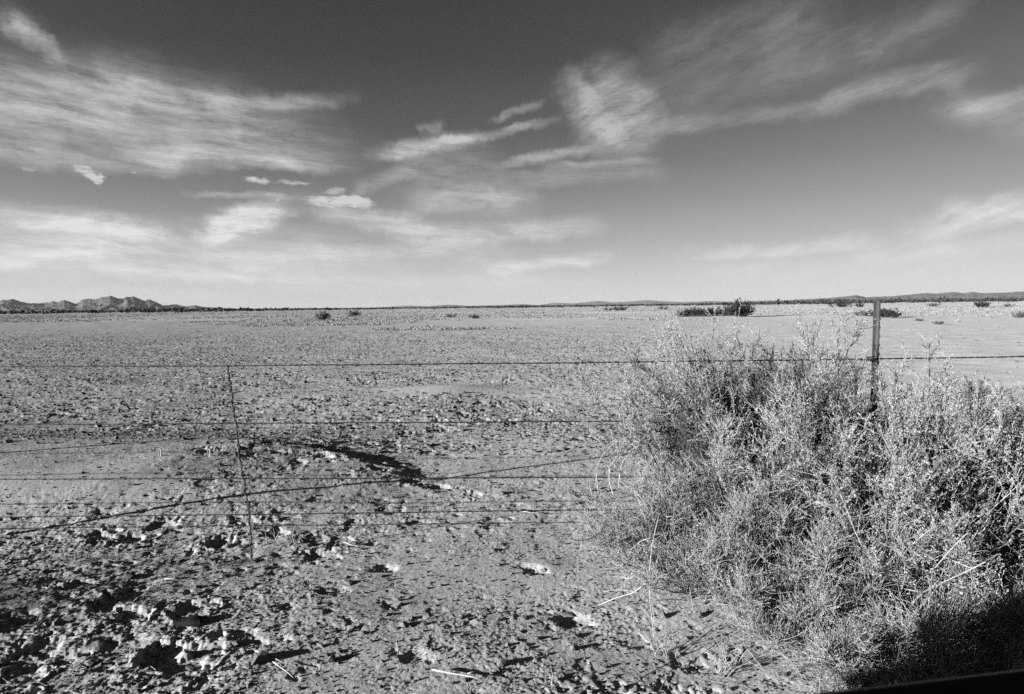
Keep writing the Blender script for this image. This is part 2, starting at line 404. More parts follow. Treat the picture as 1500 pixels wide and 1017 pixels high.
# ------------------------------------------------------------------ the fence
FY = 4.25
WIRES = [[(0, 537), (335, 536), (600, 534), (860, 531), (940, 530.5), (1277, 526), (1500, 522.5)],
         [(0, 622), (335, 620.5), (600, 619), (940, 617), (1277, 613), (1500, 610)],
         [(0, 702), (250, 701), (500, 701), (850, 699.5), (1277, 694), (1500, 691)],
         [(0, 757.5), (370, 754), (640, 750), (880, 746.5), (1277, 741), (1500, 738)]]
def build_fence():
    f = link('barbed_wire_fence', None, None, loc=(2.27, FY, 0), label='rusty four strand barbed wire fence strung between steel posts across the bare flat', category='fence')
    O = np.array([2.27, FY, 0])
    top = float(at_depth(1277, 441, FY)[2])
    # T-section posts
    prof = np.array([[-.021, .012], [-.021, .006], [-.004, .006], [-.004, -.024], [.004, -.024], [.004, .006], [.021, .006], [.021, .012]])
    def post_mesh(h):
        zs = np.concatenate([[-.4], np.linspace(0, h, 12)]); n = len(prof)
        V = np.concatenate([np.column_stack([prof, np.full(n, z)]) for z in zs])
        F = [[k*n+s, k*n+(s+1) % n, (k+1)*n+(s+1) % n, (k+1)*n+s] for k in range(len(zs)-1) for s in range(n)]
        t = (len(zs)-1)*n
        F += [[t+0, t+1, t+6, t+7], [t+2, t+3, t+4, t+5]]
        parts = [(V, np.array(F))]
        for z in np.arange(.25, h-.03, .055):
            b, bf = box(-.006, .006, -.031, -.0235, z, z+.016); parts.append((b, bf))
        return join(parts)
    pm = None
    for k, X in enumerate((2.27, -4.61, -9.9, 9.1)):
        V, F = post_mesh(top-.003*k)
        lean = .012*(k == 0)
        if k: V = V*[.8 if k == 1 else 1.3, 1., 1]
        V = V+np.column_stack([V[:, 2]*(.015 if k == 0 else -.01), np.zeros(len(V)), np.zeros(len(V))])
        link('post', mesh_np('post', V, F, False), M['post'], f, loc=(X-2.27, 0.03, 0))
    for w, pts in enumerate(WIRES):
        q = np.array([at_depth(a, b, FY) for a, b in pts])
        xs = np.arange(-13.5, 9.6, .018)
        zz = np.interp(xs, q[:, 0], q[:, 2])
        k = np.ones(41)/41; zz = np.convolve(np.pad(zz, 20, 'edge'), k, 'valid')
        zz += .004*perlin(xs*1.3, xs*0+w, 200+w)+.0015*perlin(xs*9, xs*0+w, 210+w)
        base = np.stack([xs, np.full(len(xs), FY)+.006*perlin(xs*.9, xs*0, 220+w), zz], -1)
        ph = xs*2*np.pi/.085
        off = np.stack([0*xs, np.cos(ph), np.sin(ph)], -1)*.0022
        V, F = join([tubes((base+off)[None], .0027, .0027, 5), tubes((base-off)[None], .0027, .0027, 5)])
        wo = link('wire', mesh_np('wire', V-O, F), M['wire'], f)
        # barbs, one every 127 mm
        bi = np.arange(3+w, len(xs)-3, 7); bp = base[bi]
        parts = []
        for p in bp:
            a = random.uniform(0, 6.28)
            t = np.linspace(0, 4*np.pi, 11)
            coil = p+np.stack([np.linspace(-.006, .006, 11), .0052*np.cos(t+a), .0052*np.sin(t+a)], -1)
            parts.append(tubes(coil[None], .0013, .0013, 3))
            for sgn in (-1, 1):
                for q2 in (0, 1.6):
                    d = np.array([sgn*.35, math.cos(a+q2)*sgn, math.sin(a+q2)*sgn]); d /= np.linalg.norm(d)
                    parts.append(tubes(np.stack([p, p+d*.016])[None], .0013, .0005, 3))
        V, F = join(parts)
        link('barbs', mesh_np('barbs', V-O, F), M['wire'], wo, kind='stuff')
    # the twisted wire stay that hangs slantwise through the four strands
    pts = [(332, 535), (336, 553), (337.5, 563), (341, 590), (345, 618), (350, 655), (354, 690), (360, 722), (364, 736), (365.5, 757), (367, 778), (368, 800), (370, 824)]
    q = np.array([at_depth(a, b, FY-.012) for a, b in pts])
    tt = np.linspace(0, len(q)-1, 260)
    c = np.stack([np.interp(tt, np.arange(len(q)), q[:, j]) for j in range(3)], -1)
    s = np.linspace(0, 1, 260)
    c[:, 0] += .0035*np.sin(s*95)+.003*np.sin(s*37+1)
    ph = s*1.25/.075*2*np.pi
    off = np.stack([np.cos(ph), np.sin(ph), 0*ph], -1)*(.0038+.003*np.clip(perlin(s*9, s*0, 4), 0, 1))[:, None]
    V, F = join([tubes((c+off)[None], .0034, .0034, 5), tubes((c-off)[None], .0034, .0034, 5)])
    link('wire_stay', mesh_np('wire_stay', V-O, F), M['wire'], f)
    # two short wire ends hanging from the top strand
    for px in (857, 896):
        p = at_depth(px, 531, FY-.004)
        h = np.array([p+[.055, 0, .002], p+[.02, -.004, .006], p+[0, -.005, .003], p+[.001, -.006, -.014], p+[-.001, -.005, -.034]])
        V, F = tubes(h[None], .0022, .002, 4); link('wire_clip', mesh_np('wire_clip', V-O, F), M['wire'], f)
    # the tie that holds the top strand to the post
    p = at_depth(1277, 526, FY); t = np.linspace(0, 4*np.pi, 50)
    h = np.stack([p[0]+.026*np.cos(t), FY+.022+.034*np.sin(t), p[2]+np.linspace(-.02, .02, 50)], -1)
    V, F = tubes(h[None], .003, .003, 4); link('wire_tie', mesh_np('wire_tie', V-O, F), M['wire'], f)
build_fence()

# ------------------------------------------------------------------ the big saltbushes by the fence
def bush(name, label, x, y, H, Rad, stems, n1, n2, nl, leafL=.012, leaf='leaf', wob=.16, trop=.10, bias=(0, 0), twig='twig', tip=1.0, low=.05, group=None, cat='shrub', l1=.36, l2=.12, droop=0., t0=.12, spikes=0, bare=0, spl=1., sp1=.45, sp2=.62):
    global rng
    rng = np.random.default_rng(abs(int(x*1000)+int(y*77))+1000*BUSH_SEED)   # every bush keeps its own shape
    z = float(surf(np.array([x]), np.array([y]))[0])
    root = link(name, None, None, loc=(x, y, z), label=label, category=cat)
    if group: root['group'] = group
    a = rng.uniform(0, 2*np.pi, stems); rr = np.sqrt(rng.uniform(0, 1, stems))
    tilt = rr*Rad/H*1.15
    start = np.stack([np.cos(a)*rr*.12, np.sin(a)*rr*.12, np.full(stems, -.02)], -1)
    d = np.stack([np.cos(a)*tilt+bias[0], np.sin(a)*tilt+bias[1], np.full(stems, 1.)-.25*tilt*rng.uniform(0, 1, stems)], -1)
    length = H*rng.uniform(.62, 1.02, stems)*np.sqrt(1+.35*tilt**2)
    P0 = walk(start, d, length, 8, wob*.8, trop*.4)
    s, d, t, idx = branch(P0, n1, t0, .97, sp1, .12)
    P1 = walk(s, d, H*l1*rng.uniform(.4, 1.1, len(s))*(1.05-.55*t), 5, wob*1.2, trop)
    s2, d2, t2, idx2 = branch(P1, n2, .1, .98, sp2, .1)
    P2 = walk(s2, d2, l2*rng.uniform(.35, 1.2, len(s2)), 3, wob*1.6, trop-droop)
    below = P2[:, -1, 2] < .01; P2[below, :, 2] = np.abs(P2[below, :, 2])+.01
    P1[..., 2] = np.maximum(P1[..., 2], .004); 
    V, F = tubes(P0, .0065*rng.uniform(.6, 1.3, stems)*H, .0016, 4)
    link('stems', mesh_np('stems', V, F), M['bark'], root)
    if bare:   # long leafless branches that show pale through the crown
        ab = rng.uniform(-.9, 2.2, bare)
        B0 = walk(np.stack([np.cos(ab)*.08, -.1+np.sin(ab)*.08, np.full(bare, .02)], -1), np.stack([np.cos(ab)*.8, -np.abs(np.sin(ab))*.7-.1, rng.uniform(.25, 1., bare)], -1), H*rng.uniform(.5, .95, bare), 9, .13, .03)
        bs, bd, bt, bi = branch(B0, 4, .4, .95, .5, .1); B1 = walk(bs, bd, H*.22*rng.uniform(.4, 1.2, len(bs)), 5, .14, .04)
        V, F = join([tubes(B0, .0042*rng.uniform(.6, 1.5, bare), .0016, 5), tubes(B1, .0019, .0009, 3)])
        link('bare_branches', mesh_np('bare_branches', V, F), M['deadwood'], root)
    # upright flowering spikes that overtop the crown
    S0 = None
    if spikes:
        i0 = rng.integers(0, stems, spikes); k0 = rng.integers(3, 6, spikes)
        S0 = walk(P0[i0, k0], tangents(P0)[i0, k0]*.6+[0, 0, .7], spl*H*rng.uniform(.35, .62, spikes), 7, .07, .06)
        sd, dd, td, _ = branch(S0, 5, .25, .9, .45, .3)
        S1 = walk(sd, dd, H*.10*rng.uniform(.4, 1.2, len(sd)), 3, .12, .1)
    tb = [tubes(P1, .0021, .0011), tubes(P2, .0013, .0008)]
    if spikes: tb += [tubes(S0, .0026, .0014), tubes(S1, .0016, .001)]
    V, F = join(tb)
    link('twigs', mesh_np('twigs', V, F), M[twig], root)
    parts = []
    # leaves sit in clumps: some twigs are bare, others crowded
    c = P2[:, 1]; cl = fbm(c[:, 0]*7+c[:, 2]*5, c[:, 1]*7-c[:, 2]*6, 700, 2)+.35*rng.normal(size=len(c))
    for lo, hi, f in ((-.25, .05, .5), (.05, .35, 1.1), (.35, 9, 1.9)):
        sel = P2[(cl >= lo) & (cl < hi)]; k = int(round(nl*f))
        if len(sel) and k:
            s3, d3, t3, i3 = branch(sel, k, .05, 1., .8, .15)
            parts.append(leaves(s3, d3, leafL*rng.uniform(.55, 1.45, len(s3)), leafL*.42*rng.uniform(.7, 1.3, len(s3))))
    s4, d4, t4, i4 = branch(P1, max(2, int(nl*1.2)), .45, 1., .7, .2)
    parts.append(leaves(s4, d4, leafL*rng.uniform(.7, 1.6, len(s4)), leafL*.45*rng.uniform(.7, 1.3, len(s4))))
    if spikes:
        for Q, k, t0 in ((S0, int(60*tip), .3), (S1, int(16*tip), .2)):
            s5, d5, t5, i5 = branch(Q, k, t0, 1., .9, .25)
            s5 = s5+rng.normal(size=s5.shape)*.0045
            parts.append(leaves(s5, d5, leafL*rng.uniform(.6, 1.2, len(s5)), leafL*.5))
    V, F = join(parts)
    link('leaves', mesh_np('leaves', V, F, False), M[leaf], root)
    return root
BUSH_SEED = 3
G = 'saltbushes along the fence'
bush('saltbush', 'tall silvery saltbush with airy pale tips above the top wire, left of the steel post', 1.52, 4.15, 1.50, .82, 66, 13, 12, 12, .0108, group=G, bias=(-.15, 0), t0=.42, spikes=64, spl=.85, tip=.8, l1=.26)
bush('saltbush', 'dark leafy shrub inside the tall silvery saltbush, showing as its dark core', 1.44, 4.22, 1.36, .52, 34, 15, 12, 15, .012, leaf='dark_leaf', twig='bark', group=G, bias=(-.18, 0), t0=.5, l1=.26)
bush('saltbush', 'broad pale leafy saltbush standing directly in front of the steel fence post', 1.92, 3.50, 1.18, .60, 56, 13, 11, 15, .0112, group=G, spikes=34, tip=1.3, l1=.32, bare=12)
bush('saltbush', 'pale bristling saltbush just right of the post, filling in under the top wire', 2.28, 3.62, 1.16, .5, 44, 13, 11, 14, .011, group=G, bias=(.06, 0), spikes=36, tip=1.2, l1=.3, bare=8)
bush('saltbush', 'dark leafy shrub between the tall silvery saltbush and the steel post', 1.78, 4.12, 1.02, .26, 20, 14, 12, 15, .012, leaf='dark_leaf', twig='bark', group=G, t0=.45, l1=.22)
bush('saltbush', 'saltbush at the right edge of the picture with long twigs leaning out to the right', 2.62, 3.50, .96, .6, 48, 12, 11, 12, .0108, group=G, bias=(.18, 0), spikes=26, sp1=.35, bare=14)
bush('saltbush', 'low rounded fine-twigged saltbush spilling left onto the bare ground below the fence wires', 1.02, 3.70, .68, .62, 60, 13, 11, 7, .0095, group=G, bias=(-.2, 0), bare=6)
bush('saltbush', 'near saltbush at lower right half covered by the dark car shadow', 2.12, 3.05, .62, .58, 40, 12, 11, 8, .012, group=G, sp1=.35, spikes=8, bare=16)
bush('saltbush', 'low bristly saltbush in the front of the clump above the patch of bare sand', 1.25, 3.26, .48, .42, 40, 13, 11, 7, .0095, group=G)
bush('saltbush', 'lowest scrubby saltbush at the very front of the clump, against the bare sand', 1.42, 2.98, .36, .42, 36, 12, 10, 6, .0095, group=G, sp1=.4, bare=6)
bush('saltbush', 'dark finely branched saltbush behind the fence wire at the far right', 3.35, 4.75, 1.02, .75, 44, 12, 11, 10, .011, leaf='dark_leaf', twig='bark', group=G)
bush('dead_bush', 'low dead bush of bleached bare twigs at the foot of the saltbushes near the car', 1.72, 2.85, .32, .62, 60, 9, 7, 2, .010, leaf='leaf', twig='twig', l1=.8, l2=.14, trop=.02, cat='dead bush')
bush('dead_bush', 'brittle dead weed beyond the left edge whose shadow streaks the lower left soil', -5.2, 2.35, .75, .6, 30, 9, 7, 3, .010, leaf='leaf', twig='straw', cat='dead bush')

# dead pale stems and branches, each one lying or leaning separately
def stick(name, label, pts, r0, r1, mat, cat, lift=0.004, extra=(), group=None):
    V, F = poly_tube(pts, r0, r1, 6)
    parts = [(V, F)]
    for e, a, b in extra: parts.append(poly_tube(e, a, b, 6))
    V, F = join(parts); o = V.mean(0)*[1, 1, 0]+[0, 0, V[:, 2].min()]
    kw = {'group': group} if group else {}
    link(name, mesh_np(name, V-o, F), M[mat], loc=o, label=label, category=cat, **kw)
def D(px, py, Y): return at_depth(px, py, Y)
stick('dead_branch', 'white forked dead branch reaching left out of the saltbush over bare sand', [D(962, 842, 3.30), D(945, 855, 3.32), D(929, 868, 3.34), D(900, 877, 3.40), D(876, 887, 3.44)], .005, .003, 'deadwood', 'branch',
      extra=[([D(929, 867, 3.34), D(912, 864, 3.40), D(895, 865, 3.44), D(884, 867, 3.46)], .003, .0015), ([D(882, 884, 3.44), D(873, 881, 3.45)], .002, .001), ([D(950, 850, 3.32), D(985, 838, 3.3)], .005, .005)])
stick('dead_branch', 'straight pale dead stalk standing upright at the left edge of the clump', [D(958, 935, 3.16), D(952, 880, 3.2), D(951, 840, 3.22), D(955, 800, 3.24), D(960, 776, 3.26), D(966, 752, 3.28)], .0035, .0022, 'deadwood', 'branch',
      extra=[([D(953, 788, 3.24), D(938, 793, 3.3), D(921, 808, 3.36)], .0028, .0015), ([D(952, 860, 3.2), D(957, 900, 3.1), D(960, 945, 3.05)], .0022, .0012)])
for k, (pts, lab) in enumerate((
        ([(877, 722), (873, 695), (879, 672), (893, 655), (908, 645), (925, 641), (950, 643)], 'long pale looping dead stem, outermost of the loops left of the saltbush'),
        ([(899, 727), (892, 705), (893, 683), (905, 668), (925, 660), (938, 650)], 'pale curled dead stem arching inside the outermost loop beside the saltbush'),
        ([(906, 715), (908, 690), (914, 672), (930, 662), (937, 650), (930, 645), (922, 655)], 'pale dead stem ending in a tight curl beside the saltbush'),
        ([(884, 755), (868, 730), (863, 708)], 'short straight pale stem poking up left of the looping dead stems'),
        ([(900, 770), (897, 752), (901, 735), (912, 722)], 'thin white stem rising from the sand just under the looping stems'))):
    P = np.array([D(a, b, 3.75+.03*j) for j, (a, b) in enumerate(pts)])
    tt = np.linspace(0, len(P)-1, 24); Q = np.stack([np.interp(tt, np.arange(len(P)), P[:, j]) for j in range(3)], -1)
    kk = np.array([.25, .5, .25]); Q[1:-1] = .25*Q[:-2]+.5*Q[1:-1]+.25*Q[2:]
    stick('dead_vine', lab, Q, .0022, .0014, 'straw', 'dead vine', group='curling dead vines')
stick('dead_branch', 'dark crooked branch showing in the gap under the tall saltbush', [D(1052, 643, 3.9), D(1040, 638, 3.86), D(1028, 647, 3.8), D(1012, 652, 3.75), D(1010, 664, 3.72)], .007, .004, 'bark', 'branch')
stick('dead_branch', 'thick pale driftwood-like branch lying at the lower right beside the car shadow', [D(1336, 884, 2.9), D(1352, 868, 2.92), D(1380, 855, 2.95), D(1420, 850, 3.0)], .006, .0045, 'twig', 'branch',
      extra=[([D(1352, 868, 2.92), D(1320, 862, 2.95)], .006, .003)])
stick('dead_branch', 'short stout bleached branch lying on the sand near the bottom right', [gp(1272, 985)+[0, 0, .02], gp(1290, 980)+[0, 0, .03], gp(1305, 970)+[0, 0, .04], gp(1308, 955)+[0, 0, .06]], .008, .005, 'twig', 'branch')
def ground_stick(label, pix, r0, r1, mat='deadwood', lift=.01, extra=()):
    stick('stick', label, [gp(a, b)+[0, 0, lift+.0*j] for j, (a, b) in enumerate(pix)], r0, r1, mat, 'stick', extra=[([gp(a, b)+[0, 0, lift+.01] for a, b in e], r0*.6, r1*.7) for e in extra])
ground_stick('curved white stick on the soil just right of the wire stay', [(503, 798), (515, 803), (527, 804), (535, 800)], .004, .003, lift=.02)
ground_stick('long pale straw lying at the bottom right of the tin can', [(400, 976), (412, 985), (424, 994), (430, 1000)], .003, .002, 'straw', .02, extra=[[(404, 975), (418, 982)]])
ground_stick('long weathered stick with a forked end lying at the bottom centre', [(634, 988), (660, 993), (690, 998), (706, 1003)], .006, .003, 'deadwood', .02, extra=[[(685, 997), (700, 992)]])
ground_stick('small pale stick upright in the dark furrow at the bottom centre', [(583, 962), (581, 950), (582, 941)], .003, .002, 'straw', .03)
ground_stick('bent pale twig standing at the bottom edge right of centre', [(808, 1014), (810, 1000), (806, 983)], .003, .002, 'straw', .03)
ground_stick('thin straw lying level with the lowest fence wire right of centre', [(765, 753), (780, 755), (805, 755)], .004, .002, 'straw', .02)
ground_stick('short pale twig tilted on the soil below the wire stay', [(241, 853), (252, 853), (263, 854)], .004, .003, 'straw', .02)
ground_stick('black crooked twig on bare sand at the bottom right', [(966, 1015), (972, 1004), (977, 995), (981, 986)], .004, .002, 'bark', .006)
ground_stick('dark forked twig poking from the sand beside the low dead weed', [(1057, 983), (1062, 968), (1075, 955)], .005, .003, 'bark', .02)
# a thin dark strand laid along the sand
P = np.array([gp(915, 1019)+[0, 0, .012], gp(945, 997)+[0, 0, .02], gp(985, 975)+[0, 0, .02], gp(1020, 950)+[0, 0, .03], gp(1045, 935)+[0, 0, .05]])
stick('dark_strand', 'thin dark strand lying across the bare sand into the saltbush', P, .0028, .0028, 'wire', 'wire')

# small grass plants, stakes, stones, the tin can
def tuft(label, px, py, n, h, spread, mat='straw', name='grass_tuft', cat='grass tuft', group=None, r=.0016):
    p = gp(px, py); a = rng.uniform(0, 6.28, n)
    st = np.stack([rng.normal(size=n)*spread*.35, rng.normal(size=n)*spread*.35, np.full(n, -.01)], -1)
    P = walk(st, np.stack([np.cos(a)*.5, np.sin(a)*.5, np.full(n, 1.)], -1), h*rng.uniform(.5, 1.15, n), 6, .16, -.02)
    V, F = tubes(P, r, .0005)
    kw = {'group': group} if group else {}
    link(name, mesh_np(name, V, F), M[mat], loc=p, label=label, category=cat, **kw)
tuft('faint dry grass tuft on a small mound just right of the wire stay', 418, 792, 26, .13, .16)
tuft('sparse dead weed sprawling on the sand at the bottom left of the saltbushes', 1057, 985, 26, .17, .06)
tuft('thin upright dry weed by the third wire left of the looping stems', 850, 760, 5, .12, .02)
tuft('few dry stalks rising from the bare sand beneath the white forked branch', 975, 960, 14, .22, .08)
for px, lab in ((236, 'left one of two short pale broken weed stubs beyond the sand berm'), (308, 'right one of two short pale broken weed stubs, nearer the wire stay')):
    p = gp(px, 668)
    V, F = join([poly_tube([[0, 0, -.02], [.003, 0, .03], [-.004, 0, .065]], .007, .005, 6), poly_tube([[-.02, .01, -.02], [-.024, .01, .03], [-.03, .012, .055]], .005, .003, 6)])
    link('weed_stub', mesh_np('weed_stub', V, F), M['deadwood'], loc=p, label=lab, category='weed stub', group='weed stubs beyond the berm')
    tuft('dark wiry crown of dead weed beside the '+('left' if px < 300 else 'right')+' pale stub', px+14, 664, 16, .10, .06, 'bark', 'dead_weed', 'dead weed')
def stone(label, px, py, s, mat='stone', cat='stone', name='stone', group=None):
    p = gp(px, py); s = s*.62
    V = np.array(IV); F = np.array(IF)
    # one subdivision for a rounded, uneven rock
    nv = list(map(tuple, V)); cache = {}; nf = []
    def mid(a, b):
        k = (min(a, b), max(a, b))
        if k not in cache:
            m = (np.array(nv[a])+np.array(nv[b]))/2; nv.append(tuple(m/np.linalg.norm(m))); cache[k] = len(nv)-1
        return cache[k]
    for a, b, c in F:
        ab, bc, ca = mid(a, b), mid(b, c), mid(c, a); nf += [(a, ab, ca), (b, bc, ab), (c, ca, bc), (ab, bc, ca)]
    V = np.array(nv); V = V*(1+.16*rng.normal(size=(len(V), 1)))*[s*1.25, s*.9, s*.6]
    link(name, mesh_np(name, V, np.array(nf), False), M[mat], loc=p+[0, 0, s*.02], label=label, category=cat)
stone('pale lump of dry soil on the flat just above the lowest wire at centre', 634, 722, .045)
stone('pale crumbling clod casting a long shadow above the lowest wire, right of centre', 735, 724, .055)
stone('pale flat clod with a stick-like ridge beside the edge of the saltbush', 840, 727, .045)
stone('pale clod on the rim of the burrow right of centre', 797, 838, .03)
stone('small bright stone in shadow under the lower right dead bush', 1245, 952, .022)
stone('pale rounded stone at the foot of the car shadow at the lower right', 1340, 985, .045)
stone('small dark stone on the sand berm at far left', 158, 690, .02, 'clod')
def tin_can():
    p = gp(276, 914)
    V, F = [], []
    S, K = 20, 5; r = .031; L = .13
    root = link('tin_can', None, None, loc=p, label='rusty flattened tin can half buried in the lower left soil, throwing a long shadow', category='tin can')
    root.rotation_euler = (0, 0, R(4))
    ring = []
    for k in range(K+1):
        for s in range(S):
            a = 2*np.pi*s/S
            x = -L/2+L*k/K
            rr = r*(1+.05*math.sin(3*a+k)+(.07 if k in (0, K) else 0))
            ring.append([x+.004*math.cos(2*a), rr*math.cos(a)*1.15, min(rr*math.sin(a), r*.8)+.018])
    V = np.array(ring); n = S
    V[:, 2] = V[:, 2]*.72+.004*np.sin(V[:, 0]*70)*(V[:, 2] > .01); V[:, 1] *= 1+.18*np.sin(V[:, 0]*38+1)
    F = [[k*n+s, k*n+(s+1) % n, (k+1)*n+(s+1) % n, (k+1)*n+s] for k in range(K) for s in range(S)]
    link('can_wall', mesh_np('can_wall', V, np.array(F)), M['rust'], root)
    e = V[K*n:(K+1)*n]*[1, .9, .9]-[.006, 0, 0]; c = e.mean(0)
    Ve = np.vstack([e, e*[1, .5, .5]+[-.004, 0, c[2]*.5], c+[-.003, 0, 0]])
    Fe = [[s, (s+1) % n, n+(s+1) % n, n+s] for s in range(n)]+[[2*n, n+s, n+(s+1) % n, n+(s+2) % n] for s in range(0, n, 2)]
    link('can_lid', mesh_np('can_lid', Ve, np.array(Fe)), M['rust'], root)
tin_can()

# ------------------------------------------------------------------ middle and far plain
def shrub(label, px, base, wpx, hpx, hor, mat='shrub', cat='shrub', group='shrubs out on the flat', dens=1.):
    """one desert shrub; its distance follows from where its foot stands on the flat"""
    Y = CAM_Z*1000/max(base-hor, 1.6)
    p = at_depth(px, base, Y); w = wpx/1000*Y; h = hpx/1000*Y
    z = float(surf(np.array([p[0]]), np.array([Y]))[0])
    root = link('desert_shrub', None, None, loc=(p[0], Y, z), label=label, category=cat, group=group)
    n = 26
    a = rng.uniform(0, 6.28, n); rr = np.sqrt(rng.uniform(size=n))
    st = np.stack([np.cos(a)*rr*w*.22, np.sin(a)*rr*w*.22, np.zeros(n)], -1)
    d = np.stack([np.cos(a)*rr*w*.55, np.sin(a)*rr*w*.45, np.full(n, h)*(1.05-.45*rr)], -1)
    P0 = walk(st, d, np.linalg.norm(d, axis=1)*rng.uniform(.7, 1.1, n), 5, .12, .03)
    s, d, t, i = branch(P0, 7, .2, 1, .7, .1); P1 = walk(s, d, .3*h*rng.uniform(.5, 1.3, len(s)), 3, .2, .05)
    V, F = join([tubes(P0, .018*h, .006*h), tubes(P1, .007*h, .004*h)])
    link('stems', mesh_np('stems', V, F), M['bark'], root)
    s, d, t, i = branch(P1, int(11*dens), .1, 1.1, 1., .1)
    s = s+rng.normal(size=s.shape)*.05*h; s[:, 2] = np.maximum(s[:, 2], .02*h)
    V, F = leaves(s, d, .14*h*rng.uniform(.6, 1.4, len(s)), .07*h)
    link('leaves', mesh_np('leaves', V, F, False), M[mat], root)
def hz(px): return 458.2-(px/1500)*19.2
for args in (
    ('small dark shrub at the left end of the dark shrub row behind the saltbush tips', 1003, 464, 22, 9, 'shrub'),
    ('rounded dark shrub second in the dark row behind the saltbush tips', 1020, 463, 26, 12, 'shrub'),
    ('dark shrub in the middle of the row behind the saltbush tips', 1038, 463, 28, 12, 'shrub'),
    ('low dark shrub between the middle and the tallest of the dark row', 1057, 462, 22, 10, 'shrub'),
    ('tallest dark shrub at the right end of the row, trailing a long shadow', 1082, 464, 36, 21, 'shrub'),
    ('large dark rounded shrub alone on the pale grass left of the steel post', 1228, 450.5, 27, 9, 'shrub'),
    ('small dark shrub between the lone rounded shrub and the steel post', 1259, 450, 12, 5, 'shrub'),
    ('small grey shrub just left of the steel post', 1258, 463, 13, 8, 'shrub_pale'),
    ('small grey shrub half hidden behind the steel post', 1271, 463.5, 16, 8, 'shrub_pale'),
    ('broad dark shrub immediately right of the steel post', 1294, 465, 30, 12, 'shrub'),
    ('dark shrub with a long shadow, second to the right of the steel post', 1308, 466, 18, 11, 'shrub'),
    ('dark straggly shrub on the pale grass near the right edge', 1439, 451, 18, 9, 'shrub'),
    ('low grey shrub right of the straggly one near the right edge', 1477, 450, 12, 5, 'shrub_pale'),
    ('long low dark thicket far off below the right hills', 1405, 441, 30, 4, 'shrub'),
    ('dark far thicket right of the long low one below the hills', 1483, 442.5, 24, 5, 'shrub'),
    ('grey shrub at the very right edge on the grass', 1492, 465, 20, 8, 'shrub_pale'),
    ('faint grey shrub on the grass between post and right edge', 1368, 449, 20, 5, 'shrub_pale'),
    ('bare grey shrub on the pale grass belt left of centre', 518, 464, 14, 9, 'shrub_pale'),
    ('wispy bare shrub, leftmost on the pale grass belt', 472, 470, 16, 12, 'shrub_pale'),
    ('grey shrub on a small sand hummock near the grass edge at centre', 696, 467.5, 14, 7, 'shrub_pale'),
    ('pale low shrub left of the hummock shrub at centre', 661, 465.5, 14, 5, 'shrub_pale'),
    ('dark low shrub left one of two on the grass right of centre', 908, 455, 20, 6, 'shrub'),
    ('dark flat shrub right one of two on the grass right of centre', 970, 453.5, 18, 4, 'shrub'),
    ('faint shrub on the far grass right of centre', 890, 455.5, 12, 5, 'shrub_pale'),
    ('dry low shrub on the sand right of the post', 1376, 476, 16, 5, 'shrub_pale'),
    ('dry flat shrub left of centre of the sandy right flat', 1344, 471, 14, 4, 'shrub_pale'),
    ):
    lab, px, base, w, h, m = args
    shrub(lab, px, base, w, h, hz(px), m)

# grass belt: tussocks nobody could count
def grass_belt():
    n = 44000
    y = 45*np.exp(rng.uniform(0, math.log(11), n)); x = rng.uniform(-1, 1, n)*(.9*y+4)
    edge = 72-.36*x-ss(.1, .5, x/y)*8+60*fbm(x*.015, y*.015, 300, 4, .65)
    keep = (y > edge) | (rng.uniform(size=n) < .012)
    dens = np.clip(.55+1.1*fbm(x*.03, y*.012, 310, 3), .05, 1)
    keep &= rng.uniform(size=n) < dens
    x, y = x[keep], y[keep]
    m = 11; n = len(x)
    h = rng.uniform(.08, .24, n)
    z = height(x, y)
    X = np.repeat(x, m)+rng.normal(size=n*m)*.16*np.repeat(h/.25, m); Yv = np.repeat(y, m)+rng.normal(size=n*m)*.16
    pos = np.stack([X, Yv, np.repeat(z, m)-.02], -1)
    d = norm(np.stack([rng.normal(size=n*m)*.5, rng.normal(size=n*m)*.5, np.ones(n*m)], -1))
    V, F = leaves(pos, d, np.repeat(h, m)*rng.uniform(.6, 1.3, n*m), (.03+.0006*np.repeat(y, m)))
    link('dry_grass', mesh_np('dry_grass', V, F, False), M['grass'], kind='stuff')
grass_belt()
def haze():
    m = bpy.data.materials.new('haze'); m.use_nodes = True; nt = m.node_tree; nt.nodes.clear()
    o = nt.nodes.new('ShaderNodeOutputMaterial'); v = nt.nodes.new('ShaderNodeVolumePrincipled')
    v.inputs['Color'].default_value = (.33, .33, .33, 1); v.inputs['Density'].default_value = 1.5e-5; v.inputs['Anisotropy'].default_value = 0
    nt.links.new(v.outputs[0], o.inputs['Volume'])
    V, F = box(-42000, 42000, -42000, 42000, -3.5, 360)
    link('haze', mesh_np('haze', V, F, False), m, kind='stuff')
haze()
def far_scrub():
    n = 9000
    y = rng.uniform(420, 1900, n); x = rng.uniform(-1, 1, n)*.95*y
    keep = (fbm(x*.004, y*.004, 400, 2) > -.25) | (y > 900)
    keep &= (y > 560+250*fbm(x*.002, y*.0, 402, 2)) | (rng.uniform(size=n) < .05)
    x, y = x[keep], y[keep]; n = len(x); m = 12
    h = rng.uniform(.6, 2.2, n)*(1+.8*ss(.2, .5, np.abs(x/y)))
    pos = np.stack([np.repeat(x, m)+rng.normal(size=n*m)*1.6, np.repeat(y, m)+rng.normal(size=n*m)*1.2, rng.uniform(0, .6, n*m)*np.repeat(h, m)], -1)
    d = rng.normal(size=(n*m, 3)); d[:, 2] = np.abs(d[:, 2])
    V, F = leaves(pos, d, np.repeat(h, m)*.8, np.repeat(h, m)*.6)
    V[:, 2] = np.maximum(V[:, 2], 0)
    link('far_scrub', mesh_np('far_scrub', V, F, False), M['scrub'], kind='stuff')
far_scrub()

